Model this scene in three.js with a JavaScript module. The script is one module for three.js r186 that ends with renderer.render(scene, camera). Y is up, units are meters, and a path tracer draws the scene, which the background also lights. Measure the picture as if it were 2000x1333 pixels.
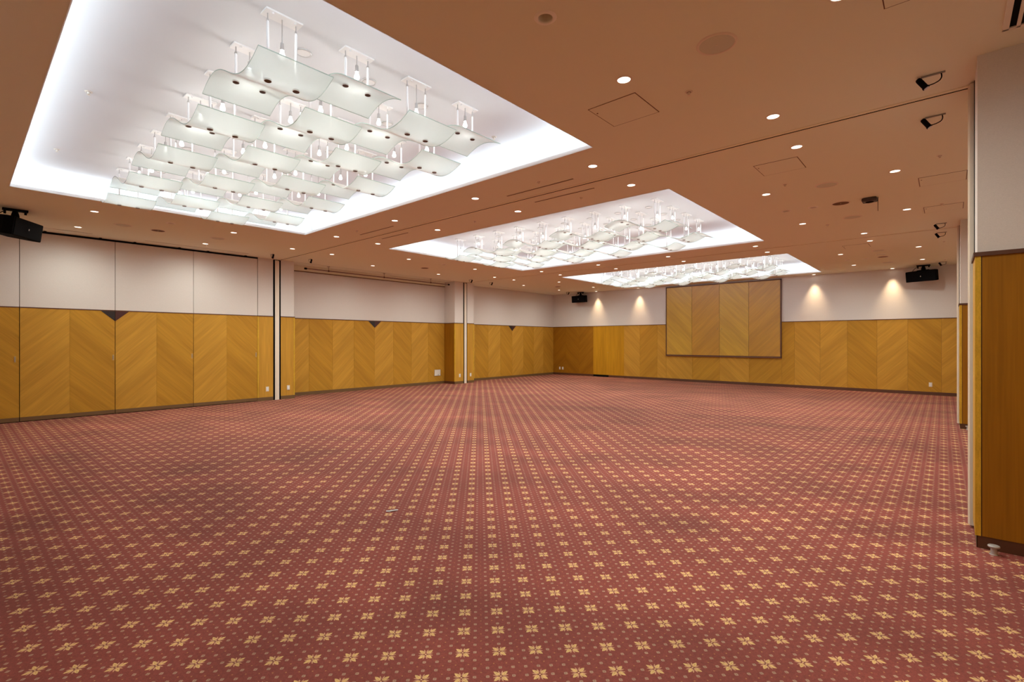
import * as THREE from 'three';
import { mergeGeometries } from 'three/addons/utils/BufferGeometryUtils.js';
import { RoundedBoxGeometry } from 'three/addons/geometries/RoundedBoxGeometry.js';
import { RectAreaLightUniformsLib } from 'three/addons/lights/RectAreaLightUniformsLib.js';

// ---------------------------------------------------------------- camera, exposure
// The hall: x runs along the back wall, depth d = -z runs from the camera wall to the back wall, y is up.
const scene = new THREE.Scene();
scene.background = new THREE.Color(0x000000);
const YAW = 0.7252, EYE = 1.55;
const camera = new THREE.PerspectiveCamera(2 * Math.atan(666.5 / 960.75) * 180 / Math.PI, 2000 / 1333, 0.05, 100);
camera.position.set(0, EYE, 0);
camera.lookAt(-Math.sin(YAW), EYE, -Math.cos(YAW));
const renderer = new THREE.WebGLRenderer({ antialias: true });
renderer.toneMapping = THREE.LinearToneMapping;
renderer.toneMappingExposure = 1.0;
renderer.shadowMap.enabled = true;
RectAreaLightUniformsLib.init();

// ---------------------------------------------------------------- light levels
const COVE_COLOR = 0xe6f6ff, COVE = 50;       // fluorescent tubes behind the lips of the ceiling recesses
const BULB_COLOR = 0xfffaf6, BULB = 0.17;       // bulbs of the glass pendants
const DOWN_COLOR = 0xf9fff5, DOWN = 8.2;         // recessed downlights
const WASH_COLOR = 0xffdcae, WASH = 12;          // downlights close to the back wall

// ---------------------------------------------------------------- sizes measured in the hall
const CEIL = 3.697, SLAB = 0.012, UP = 4.01, RAIL = 2.197;
const XL = -13.25, XW = -13.82, XR = 0.155, XRW = 1.1, DF = -0.65, DB = 18.5;
const OX0 = -9.732, OX1 = -2.94;
const COFFERS = [[0.479, 4.669], [6.649, 11.46], [13.488, 17.855]];

// ---------------------------------------------------------------- helpers
function rng(seed) { let s = seed >>> 0; return () => { s = (s + 0x6d2b79f5) | 0; let t = Math.imul(s ^ (s >>> 15), 1 | s); t = (t + Math.imul(t ^ (t >>> 7), 61 | t)) ^ t; return ((t ^ (t >>> 14)) >>> 0) / 4294967296; }; }
const rand = rng(7);
const taken = new Map();
function numbered(name) { const n = taken.get(name) ?? 0; taken.set(name, n + 1); return n ? name + '_' + String(n).padStart(3, '0') : name; }
const shadow = (o) => { o.castShadow = true; o.receiveShadow = true; return o; };
function put(name, geo, mat, parent, x = 0, y = 0, z = 0) {
  const m = shadow(new THREE.Mesh(geo, mat)); m.name = parent === scene ? numbered(name) : name; m.position.set(x, y, z); parent.add(m); return m;
}
function thing(name, label, category, x = 0, y = 0, z = 0, group) {
  const g = new THREE.Group(); g.name = numbered(name); g.position.set(x, y, z); g.userData = { label, category };
  if (group) g.userData.group = group;
  scene.add(g); return g;
}
function setting(name, label) { const g = new THREE.Group(); g.name = name; g.userData = { kind: 'structure' }; if (label) g.userData.label = label; scene.add(g); return g; }
function copyOf(src, label, x, y, z) {
  const c = src.clone(); c.name = numbered(src.userData.base ?? src.name); c.userData = { ...src.userData, label }; c.position.set(x, y, z); scene.add(c); return c;
}
const box = (w, h, d, x = 0, y = 0, z = 0) => { const g = new THREE.BoxGeometry(w, h, d); g.translate(x, y, z); return g; };
// a box by its extents in hall coordinates (x, y, depth)
const span = (x0, x1, y0, y1, d0, d1) => box(x1 - x0, y1 - y0, d1 - d0, (x0 + x1) / 2, (y0 + y1) / 2, -(d0 + d1) / 2);
const cyl = (r0, r1, h, n = 24, x = 0, y = 0, z = 0) => { const g = new THREE.CylinderGeometry(r0, r1, h, n); g.translate(x, y, z); return g; };
const ORD = ['first', 'second', 'third', 'fourth', 'fifth', 'sixth', 'seventh', 'eighth', 'ninth'];

// ---------------------------------------------------------------- textures
function valueNoise(seed, n, m = n) {                                          // repeats after n cells in x and m cells in y
  const r = rng(seed), g = new Float32Array(n * m); for (let i = 0; i < n * m; i++) g[i] = r();
  return (x, y) => {
    const xi = Math.floor(x), yi = Math.floor(y); let fx = x - xi, fy = y - yi; fx = fx * fx * (3 - 2 * fx); fy = fy * fy * (3 - 2 * fy);
    const at = (a, b) => g[(((b % m) + m) % m) * n + (((a % n) + n) % n)];
    return (at(xi, yi) * (1 - fx) + at(xi + 1, yi) * fx) * (1 - fy) + (at(xi, yi + 1) * (1 - fx) + at(xi + 1, yi + 1) * fx) * fy;
  };
}
function dataTexture(w, h, f, srgb = true) {
  const d = new Uint8Array(w * h * 4);
  for (let y = 0; y < h; y++) for (let x = 0; x < w; x++) { const c = f(x, y); const k = (y * w + x) * 4; d[k] = c[0]; d[k + 1] = c[1]; d[k + 2] = c[2]; d[k + 3] = 255; }
  const t = new THREE.DataTexture(d, w, h); t.wrapS = t.wrapT = THREE.RepeatWrapping; t.magFilter = THREE.LinearFilter; t.minFilter = THREE.LinearMipmapLinearFilter; t.generateMipmaps = true;
  if (srgb) t.colorSpace = THREE.SRGBColorSpace; t.needsUpdate = true; return t;
}
// veneer: fine streaks and broad bands along u; a tile is 2 m x 2 m
const nA = valueNoise(11, 8, 256), nB = valueNoise(12, 4, 64), nC = valueNoise(13, 2, 20);
const woodTexture = dataTexture(1024, 1024, (x, y) => {
  const u = x / 1024, v = y / 1024;
  const fine = nA(u * 8, v * 256), mid = nB(u * 4, v * 64), wide = nC(u * 2, v * 20);
  const k = 0.84 + 0.06 * fine + 0.07 * mid + 0.09 * wide;
  return [255 * Math.min(1, k * 1.0), 255 * Math.min(1, k * (0.985 + 0.02 * wide)), 255 * Math.min(1, k * (0.95 + 0.06 * wide))];
});
// plaster cloth: a very faint weave
const nP = valueNoise(21, 256);
const clothTexture = dataTexture(256, 256, (x, y) => { const k = 238 + 10 * nP(x, y) + 7 * nP(x * 0.25, y); return [k, k, k]; });
// carpet: flowers on a square lattice set diagonally, dots on thirds, tiny dots between; one tile is 6 x 6 cells
const CELL = 0.182, CELLS = 6;
function carpetTexture() {
  const S = 1536, c = S / CELLS, cv = document.createElement('canvas'); cv.width = cv.height = S;
  const g = cv.getContext('2d');
  g.fillStyle = '#833f36'; g.fillRect(0, 0, S, S);
  const petal = (L, w, l0) => { g.beginPath(); g.moveTo(l0, 0); g.quadraticCurveTo(l0 + (L - l0) * 0.45, -w, L, 0); g.quadraticCurveTo(l0 + (L - l0) * 0.45, w, l0, 0); g.closePath(); };
  for (let i = -1; i <= CELLS; i++) for (let j = -1; j <= CELLS; j++) {
    const x = (i + 0.5) * c, y = (j + 0.5) * c;
    g.save(); g.translate(x, y);
    for (let a = 0; a < 3; a++) for (let b = 0; b < 3; b++) if (a || b) {
      g.fillStyle = '#a6846e'; const s = c * 0.046; g.beginPath(); g.roundRect(a * c / 3 - s, b * c / 3 - s, 2 * s, 2 * s, s * 0.5); g.fill();
      g.fillStyle = '#936552'; g.fillRect(a * c / 3 - s * 0.3, b * c / 3 - s * 0.3, s * 0.6, s * 0.6);
    }
    for (const [a, b] of [[0.5, 1 / 6], [0.5, 0.5], [0.5, 5 / 6], [1 / 6, 0.5], [5 / 6, 0.5]]) { g.fillStyle = '#aa764b'; const s = c * 0.018; g.fillRect(a * c - s, b * c - s, 2 * s, 2 * s); }
    for (let k = 0; k < 4; k++) {
      g.save(); g.rotate(Math.PI / 4 + k * Math.PI / 2); g.fillStyle = '#d8b274'; petal(c * 0.255, c * 0.098, c * 0.035); g.fill();
      g.strokeStyle = '#b57b45'; g.lineWidth = c * 0.008; g.beginPath(); g.moveTo(c * 0.07, 0); g.lineTo(c * 0.17, 0); g.stroke(); g.restore();
      for (const t of [-0.27, 0.27]) { g.save(); g.rotate(k * Math.PI / 2 + t); g.fillStyle = '#c89874'; petal(c * 0.215, c * 0.04, c * 0.05); g.fill(); g.restore(); }
    }
    g.fillStyle = '#d8b08a'; g.beginPath(); g.arc(0, 0, c * 0.024, 0, 7); g.fill();
    g.strokeStyle = '#5d2a22'; g.lineWidth = c * 0.012; for (let k = 0; k < 4; k++) { const a = k * Math.PI / 2; g.beginPath(); g.moveTo(Math.cos(a) * c * 0.03, Math.sin(a) * c * 0.03); g.lineTo(Math.cos(a) * c * 0.075, Math.sin(a) * c * 0.075); g.stroke(); }
    g.restore();
  }
  const img = g.getImageData(0, 0, S, S), px = img.data, r = rng(5), n1 = valueNoise(31, 512), n2 = valueNoise(32, 128);
  return dataTexture(S, S, (x, y) => {
    const k = (y * S + x) * 4, m = 0.8 + 0.2 * n1(x / 3, y / 3) + 0.14 * r() + 0.1 * n2(x / 12, y / 12);
    return [Math.min(255, px[k] * m), Math.min(255, px[k + 1] * m), Math.min(255, px[k + 2] * m)];
  });
}
const carpetMap = carpetTexture();
// ---------------------------------------------------------------- materials
const std = (o) => new THREE.MeshStandardMaterial(o), phy = (o) => new THREE.MeshPhysicalMaterial(o);
const rgb = (r, g, b) => new THREE.Color().setRGB(r, g, b);
const M = {
  ceiling: std({ color: rgb(0.85, 0.82, 0.66), roughness: 0.95 }),
  seam: std({ color: rgb(0.17, 0.08, 0.04), roughness: 0.9 }),
  recess: std({ color: rgb(0.88, 0.88, 0.88), roughness: 0.95 }),
  upper: std({ color: rgb(0.75, 0.77, 0.79), roughness: 0.95 }),
  cloth: std({ color: rgb(0.80, 0.75, 0.71), roughness: 0.95, map: clothTexture }),
  woodLight: phy({ color: rgb(0.64, 0.338, 0.045), roughness: 0.6, specularIntensity: 0.45, map: woodTexture }),
  woodDark: phy({ color: rgb(0.57, 0.29, 0.03), roughness: 0.6, specularIntensity: 0.45, map: woodTexture }),
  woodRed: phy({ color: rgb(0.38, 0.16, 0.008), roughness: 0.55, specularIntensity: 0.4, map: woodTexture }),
  woodDoor: phy({ color: rgb(0.64, 0.32, 0.015), roughness: 0.55, specularIntensity: 0.4, map: woodTexture }),
  gloss: phy({ color: rgb(0.64, 0.37, 0.03), roughness: 0.4, map: woodTexture, clearcoat: 0.7, clearcoatRoughness: 0.32 }),
  glossDark: phy({ color: rgb(0.58, 0.29, 0.02), roughness: 0.4, map: woodTexture, clearcoat: 0.7, clearcoatRoughness: 0.32 }),
  edge: phy({ color: rgb(0.74, 0.45, 0.04), roughness: 0.5, specularIntensity: 0.45, map: woodTexture }),
  rail: std({ color: rgb(0.12, 0.045, 0.02), roughness: 0.5 }),
  base: std({ color: rgb(0.16, 0.085, 0.03), roughness: 0.6 }),
  baseDark: std({ color: rgb(0.10, 0.035, 0.015), roughness: 0.55 }),
  black: phy({ color: rgb(0.004, 0.004, 0.005), roughness: 0.7, specularIntensity: 0.12 }),
  blackSoft: phy({ color: rgb(0.004, 0.004, 0.005), roughness: 0.9, specularIntensity: 0.12 }),
  inlayBlack: std({ color: rgb(0.018, 0.009, 0.008), roughness: 0.5 }),
  inlayRed: std({ color: rgb(0.06, 0.012, 0.01), roughness: 0.5 }),
  cream: std({ color: rgb(0.86, 0.77, 0.65), roughness: 0.5 }),
  alu: std({ color: rgb(0.86, 0.78, 0.58), roughness: 0.5 }),
  plate: std({ color: rgb(0.78, 0.74, 0.66), roughness: 0.4 }),
  plateDark: std({ color: rgb(0.30, 0.28, 0.25), roughness: 0.5 }),
  steel: std({ color: rgb(0.62, 0.62, 0.62), roughness: 0.3, metalness: 0.85 }),
  plateSteel: std({ color: rgb(0.5, 0.48, 0.46), roughness: 0.45, metalness: 0.4 }),
  chrome: std({ color: rgb(0.75, 0.72, 0.70), roughness: 0.16, metalness: 1 }),
  bronze: std({ color: rgb(0.075, 0.045, 0.03), roughness: 0.35, metalness: 0.4 }),
  brass: std({ color: rgb(0.55, 0.40, 0.17), roughness: 0.35, metalness: 0.8 }),
  white: std({ color: rgb(0.86, 0.86, 0.85), roughness: 0.4 }),
  grille: std({ color: rgb(0.66, 0.64, 0.53), roughness: 0.8 }),
  grilleDark: std({ color: rgb(0.16, 0.075, 0.035), roughness: 0.8 }),
  rimPale: std({ color: rgb(0.93, 0.88, 0.80), roughness: 0.4 }),
  sensor: std({ color: rgb(0.07, 0.05, 0.045), roughness: 0.5 }),
  ring: std({ color: rgb(0.84, 0.74, 0.62), roughness: 0.5 }),
  pipe: std({ color: rgb(0.26, 0.16, 0.13), roughness: 0.28, metalness: 0.8 }),
  frosted: phy({ color: rgb(0.90, 1.0, 0.965), roughness: 0.88, transmission: 0.8, thickness: 0, side: THREE.DoubleSide }),
  glassEdge: std({ color: rgb(0.5, 0.66, 0.6), roughness: 0.15 }),
  rod: std({ color: rgb(0.9, 0.91, 0.92), roughness: 0.2 }),
  lit: std({ color: 0xffffff, emissive: new THREE.Color(1, 0.9, 0.74), emissiveIntensity: 4, roughness: 0.5 }),
  bulb: std({ color: 0xffffff, emissive: new THREE.Color(1, 0.97, 0.95), emissiveIntensity: 1.8, roughness: 0.4 }),
  tube: std({ color: 0xffffff, emissive: new THREE.Color(0.95, 0.97, 1), emissiveIntensity: 3, roughness: 0.4 }),
};

// ================================================================ the setting
// ---- floor
{
  const x0 = XW - 0.1, x1 = XRW + 0.1, d0 = DF - 0.1, d1 = DB + 0.1, step = 0.11;
  const nx = Math.round((x1 - x0) / step), nd = Math.round((d1 - d0) / step);
  const g = new THREE.PlaneGeometry(x1 - x0, d1 - d0, nx, nd); g.rotateX(-Math.PI / 2); g.translate((x0 + x1) / 2, 0, -(d0 + d1) / 2);
  const p = g.attributes.position, uv = g.attributes.uv, col = new Float32Array(p.count * 3);
  const w1 = valueNoise(51, 128), w2 = valueNoise(52, 128), w3 = valueNoise(53, 128);
  const A = 0.0055, ca = Math.cos(A), sa = Math.sin(A);
  for (let i = 0; i < p.count; i++) {
    const x = p.getX(i), d = -p.getZ(i);
    const pp = (x + d) / Math.SQRT2 + 0.0997, qq = (d - x) / Math.SQRT2 - 2.818;
    uv.setXY(i, ((pp * ca + qq * sa) / CELL + 0.5) / CELLS, ((qq * ca - pp * sa) / CELL + 0.5) / CELLS);
    // trodden and brushed pile: streaks and blotches of darker nap
    const s = 0.55 * w1(x * 1.1 + d * 0.7, d * 2.1 - x * 0.9) + 0.3 * w2(x * 3.1, d * 3.1) + 0.25 * w3(x * 0.5, d * 0.5);
    let k = 0.60 + 0.60 * s;
    // two pale rubbed streaks left on the carpet in the middle of the hall
    for (const [a, b, la, lb] of [[-8.73, 6.30, 0.75, 0.16], [-7.66, 6.56, 0.6, 0.13]]) {
      const pa = ((x - a) + (d - b)) / Math.SQRT2, qa = ((d - b) - (x - a)) / Math.SQRT2, e = (pa / la) ** 2 + (qa / lb) ** 2;
      if (e < 1) k *= 1 + 0.30 * w2(x * 9, d * 9);
    }
    col[i * 3] = k; col[i * 3 + 1] = k; col[i * 3 + 2] = k;
  }
  g.setAttribute('color', new THREE.BufferAttribute(col, 3));
  const m = phy({ map: carpetMap, vertexColors: true, roughness: 1 });
  const f = setting('floor', 'red hotel carpet with yellow flowers and small dots');
  put('carpet', g, m, f); put('subfloor', span(x0, x1, -0.2, -0.01, d0, d1), M.seam, f);
}
const UNLIT = [[-2.0, 2.59], [-2.0, 9.09], [-1.98, 15.65], [-10.58, 2.58], [-10.57, 9.05], [-1.62, 9.11], [-1.61, 15.68]];
// ---- ceiling: one sheet with the three recesses and the two partition slots cut out
const TRACKS = [5.685, 12.465];
{
  const c = setting('ceiling', 'tan plaster ceiling');
  const s = new THREE.Shape(); const R = (P, x0, x1, d0, d1) => { P.moveTo(x0, d0); P.lineTo(x1, d0); P.lineTo(x1, d1); P.lineTo(x0, d1); P.closePath(); return P; };
  R(s, XW - 0.1, XRW + 0.1, DF - 0.1, DB + 0.1);
  for (const [a, b] of COFFERS) s.holes.push(R(new THREE.Path(), OX0, OX1, a, b));
  for (const d of TRACKS) s.holes.push(R(new THREE.Path(), XL + 0.01, XR - 0.01, d - 0.015, d + 0.015));
  for (const [x, d] of UNLIT) { const h = new THREE.Path(); h.absarc(x, d, 0.052, 0, Math.PI * 2, true); s.holes.push(h); }
  const g = new THREE.ExtrudeGeometry(s, { depth: SLAB, bevelEnabled: false }); g.rotateX(-Math.PI / 2); g.translate(0, CEIL, 0);
  put('plaster', g, M.ceiling, c);
  for (const d of TRACKS) {
    put('track_channel', mergeGeometries([span(XL, XR, CEIL + SLAB, CEIL + 0.09, d - 0.03, d - 0.012), span(XL, XR, CEIL + SLAB, CEIL + 0.09, d + 0.012, d + 0.03), span(XL, XR, CEIL + 0.08, CEIL + 0.1, d - 0.03, d + 0.03), span(XL, XR, CEIL - 0.004, CEIL + 0.04, d - 0.0149, d - 0.0119), span(XL, XR, CEIL - 0.004, CEIL + 0.04, d + 0.0119, d + 0.0149)]), M.black, c);
    put('track_rail', span(XL, XR, CEIL - 0.006, CEIL, d - 0.055, d - 0.012), M.alu, c);
    put('track_rail', span(XL, XR, CEIL - 0.006, CEIL, d + 0.012, d + 0.045), M.alu, c);
  }
}
// ---- the recesses: lip, light trough, curved cove and upper ceiling
const where = ['nearest', 'middle', 'farthest'];
COFFERS.forEach(([d0, d1], i) => {
  const c = setting('ceiling_recess' + (i ? '_00' + i : ''), 'white lit ceiling recess, ' + where[i] + ' of three');
  const rect = (e) => [[OX0 - e, d0 - e], [OX1 + e, d0 - e], [OX1 + e, d1 + e], [OX0 - e, d1 + e]];
  const ring = (profile) => {
    const pos = [], idx = [];
    for (let k = 0; k < 4; k++) {
      const start = pos.length / 3;
      for (const [e, y] of profile) { const r = rect(e), a = r[k], b = r[(k + 1) % 4]; pos.push(a[0], y, -a[1], b[0], y, -b[1]); }
      for (let j = 0; j + 1 < profile.length; j++) { const a = start + j * 2; idx.push(a, a + 1, a + 2, a + 1, a + 3, a + 2); }
    }
    const g = new THREE.BufferGeometry(); g.setAttribute('position', new THREE.Float32BufferAttribute(pos, 3)); g.setAttribute('uv', new THREE.Float32BufferAttribute(new Float32Array(pos.length / 3 * 2), 2));
    g.setIndex(idx); g.computeVertexNormals(); return g;
  };
  const T = CEIL + SLAB, back = 0.30, rad = 0.16, cove = [];
  cove.push([back, T]); for (let k = 0; k <= 10; k++) { const a = k / 10 * Math.PI / 2; cove.push([back - rad + rad * Math.cos(a), UP - rad + rad * Math.sin(a)]); }
  const m = M.recess;
  put('cove', ring(cove), m, c);
  put('lip', ring([[0.004, CEIL - 0.002], [-0.004, CEIL - 0.002], [-0.004, T + 0.028], [0.008, T + 0.028], [0.008, T]]), m, c);
  put('ledge', ring([[0.008, T + 0.001], [back, T + 0.001]]), m, c);
  put('upper_ceiling', span(OX0 - back + rad - 0.01, OX1 + back - rad + 0.01, UP, UP + 0.05, d0 - back + rad - 0.01, d1 + back - rad + 0.01), M.upper, c);
  // fluorescent tubes on the ledge, hidden behind the lip
  const e = 0.16, yT = T + 0.013, lx = OX1 - OX0 + 0.1, ld = d1 - d0 + 0.1, xm = (OX0 + OX1) / 2, dm = (d0 + d1) / 2;
  for (const [x, d, len, along, ix, id] of [[xm, d0 - e, lx, 0, 0, 1], [xm, d1 + e, lx, 0, 0, -1], [OX0 - e, dm, ld, 1, 1, 0], [OX1 + e, dm, ld, 1, -1, 0]]) {
    const t = put('light_tube', new THREE.CylinderGeometry(0.009, 0.009, len, 6), M.tube, c, x, yT, -d);
    if (along) t.rotation.x = Math.PI / 2; else t.rotation.z = Math.PI / 2;
    const l = new THREE.RectAreaLight(COVE_COLOR, COVE, len, 0.02);
    l.position.set(x, yT + 0.013, -d);
    l.up.set(0, 1, 0); l.lookAt(l.position.x + ix * 1.2, l.position.y + 1, l.position.z - id * 1.2);
    l.name = 'cove_light'; scene.add(l);
  }
});

// ---- walls
// veneer board: x to the right and y up as seen from the hall, front face towards +z
function veneer(w, h, t, grain, seed) {
  const g = new THREE.BoxGeometry(w - 0.004, h, t), p = g.attributes.position, uv = g.attributes.uv, r = rng(seed * 77 + 3), ou = r() * 2, ov = r() * 2;
  for (let i = 0; i < p.count; i++) {
    const x = p.getX(i), y = p.getY(i); let u, v;
    if (grain === '/') { u = (x + y) / Math.SQRT2; v = (y - x) / Math.SQRT2; } else if (grain === '\\') { u = (x - y) / Math.SQRT2; v = (x + y) / Math.SQRT2; } else { u = y; v = x; }
    uv.setXY(i, u / 2 + ou, v / 2 + ov);
  }
  return g;
}
let seedOf = 1;
const TB = 0.012, Y0 = 0.092, Y1 = RAIL - 0.012;
// boards on the left wall (facing +x): plane x, depth range
function boardL(parent, x, a, b, grain, mat, y0 = Y0, y1 = Y1, name = 'veneer_panel') { const m = put(name, veneer(b - a, y1 - y0, TB, grain, seedOf++), mat, parent, x + TB / 2, (y0 + y1) / 2, -(a + b) / 2); m.rotation.y = Math.PI / 2; return m; }
// boards facing -depth (towards the camera wall)
function boardB(parent, d, a, b, grain, mat, y0 = Y0, y1 = Y1, name = 'veneer_panel', t = TB) { return put(name, veneer(b - a, y1 - y0, t, grain, seedOf++), mat, parent, (a + b) / 2, (y0 + y1) / 2, -(d - t / 2)); }
// boards facing -x (right wall)
function boardR(parent, x, a, b, grain, mat, y0 = Y0, y1 = Y1, name = 'veneer_panel') { const m = put(name, veneer(b - a, y1 - y0, TB, grain, seedOf++), mat, parent, x - TB / 2, (y0 + y1) / 2, -(a + b) / 2); m.rotation.y = -Math.PI / 2; return m; }
function clothBox(x0, x1, y0, y1, d0, d1) {
  const g = span(x0, x1, y0, y1, d0, d1), p = g.attributes.position, uv = g.attributes.uv, n = g.attributes.normal;
  for (let i = 0; i < p.count; i++) { const side = Math.abs(n.getX(i)) > 0.5; uv.setXY(i, (side ? p.getZ(i) : p.getX(i)) / 0.5, p.getY(i) / 0.5); }
  return g;
}
// dark inlay wedge under the rail, two halves meeting at a joint
function inlay(parent, halfs, cx, cy, cz, turn) {
  for (const s of halfs) {
    const sh = new THREE.Shape(); sh.moveTo(0, 0); sh.lineTo(s * 0.232, 0); sh.lineTo(0, -0.212); sh.closePath();
    const g = new THREE.ExtrudeGeometry(sh, { depth: 0.004, bevelEnabled: false });
    const m = put('inlay_triangle', g, s < 0 ? M.inlayBlack : M.inlayRed, parent, cx, cy, cz); m.rotation.y = turn;
    m.userData.label = s < 0 ? 'near black triangle half' : 'dark red brown triangle half';
  }
}

// left wall
{
  const w = setting('wall_left', 'left wall, cloth above and chevron veneer below');
  put('plaster', clothBox(XW - 0.2, XW, 0, CEIL + 0.03, 5.9, DB + 0.1), M.cloth, w);
  put('backing', span(XW - 0.2, XL - 0.12, 0, CEIL + 0.03, DF - 0.1, 5.2), M.seam, w);
  const runs = [
    [[6.069, 6.74, '/'], [6.74, 7.466, '\\'], [7.466, 8.18, '/'], [8.18, 8.918, '\\'], [8.918, 9.631, '/'], [9.631, 10.362, '\\'], [10.362, 11.097, '/'], [11.097, 11.847, '\\']],
    [[12.802, 13.42, '/'], [13.42, 14.136, '\\'], [14.136, 14.865, '/'], [14.865, 15.593, '\\'], [15.593, 16.331, '/'], [16.331, 17.037, '\\'], [17.037, 17.741, '/'], [17.741, DB, '\\']],
  ];
  for (const run of runs) {
    for (const [a, b, k] of run) boardL(w, XW, a, b, k, k === '/' ? M.woodLight : M.woodDark);
    const a = run[0][0], b = run[run.length - 1][1];
    put('dado_rail', span(XW, XW + 0.02, Y1, RAIL + 0.01, a, b), M.rail, w);
    put('joint_shadow_gap', span(XW, XW + 0.002, Y0, Y1, a, b), M.seam, w);
  }
  inlay(w, [-1, 1], XW + TB, Y1, -8.918, Math.PI / 2); inlay(w, [-1, 1], XW + TB, Y1, -15.593, Math.PI / 2);
  const b = setting('baseboard_left');
  for (const [a, e] of [[6.069, 11.847], [12.802, DB]]) put('board', span(XW, XW + 0.016, 0, Y0, a, e), M.base, b);
  // curtain box fascia above the middle bay
  const t = setting('trim_1', 'tan fascia under the ceiling of the middle bay');
  put('fascia', span(XW, XW + 0.03, 3.545, CEIL, 6.069, 11.847), M.ceiling, t);
  put('bead', span(XW, XW + 0.042, 3.527, 3.545, 6.069, 11.847), M.grilleDark, t);
  const t2 = setting('trim_2', 'thin seam strip in the ceiling beside the pillars');
  for (const [a, e] of [[6.1, 11.82], [12.83, DB]]) put('strip', span(XL - 0.006, XL + 0.006, CEIL - 0.003, CEIL, a, e), M.grille, t2);
}
// pillars on the left wall, with the partition jambs
function pillarLeft(n, d0, d1, j0, j1) {
  const p = setting('pillar' + (n ? '_00' + n : ''), n ? 'far left pillar with partition jamb' : 'near left pillar with partition jamb');
  const xs = XL - 0.01;
  put('plaster', mergeGeometries([clothBox(XW - 0.05, xs, 0, CEIL, d0 + 0.012, j0), clothBox(XW - 0.05, xs, 0, CEIL, j1, d1 - 0.012), clothBox(XW - 0.05, xs - 0.08, 0, CEIL, j0, j1)]), M.cloth, p);
  const ce = 0.028;
  for (const [a, b, e0, e1] of [[d0, j0, 1, 0], [j1, d1, 0, 1]]) {
    boardL(p, xs, a + (e0 ? ce : 0), b - (e1 ? ce : 0), '|', M.woodLight);
    put('dado_rail', span(xs, xs + 0.022, Y1, RAIL + 0.01, a, b), M.rail, p);
    put('baseboard', span(xs, xs + 0.016, 0, Y0, a, b), M.base, p);
  }
  // wooden corner strips and the side boards
  for (const d of [d0, d1]) put('corner_strip', span(xs - 0.02, xs + TB + 0.003, Y0, Y1, d === d0 ? d : d - ce, d === d0 ? d + ce : d), M.edge, p);
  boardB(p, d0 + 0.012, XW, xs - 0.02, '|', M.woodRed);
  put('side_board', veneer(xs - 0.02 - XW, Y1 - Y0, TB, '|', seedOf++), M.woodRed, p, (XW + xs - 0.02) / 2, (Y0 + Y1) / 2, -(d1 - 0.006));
  put('side_rail', span(XW, xs + 0.02, Y1, RAIL + 0.01, d0 - 0.008, d0 + 0.012), M.rail, p);
  put('side_rail', span(XW, xs + 0.02, Y1, RAIL + 0.01, d1 - 0.012, d1 + 0.008), M.rail, p);
  put('side_baseboard', span(XW, xs + 0.012, 0, Y0, d0 - 0.004, d0 + 0.012), M.baseDark, p);
  put('side_baseboard', span(XW, xs + 0.012, 0, Y0, d1 - 0.012, d1 + 0.004), M.baseDark, p);
  const jm = (j0 + j1) / 2;
  put('jamb', span(xs - 0.08, xs + 0.022, 0, CEIL - 0.03, jm - 0.052, jm + 0.052), M.cream, p);
  put('jamb_bead', span(xs + 0.022, xs + 0.03, 0, CEIL - 0.03, jm - 0.014, jm + 0.014), M.cream, p);
  put('jamb_seal', span(xs - 0.08, xs + 0.004, 0, CEIL - 0.01, j0, jm - 0.055), M.black, p);
  put('jamb_seal', span(xs - 0.08, xs + 0.004, 0, CEIL - 0.01, jm + 0.055, j1), M.black, p);
}
pillarLeft(0, 5.112, 6.069, 5.505, 5.70);
pillarLeft(1, 11.847, 12.802, 12.275, 12.465);
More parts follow.
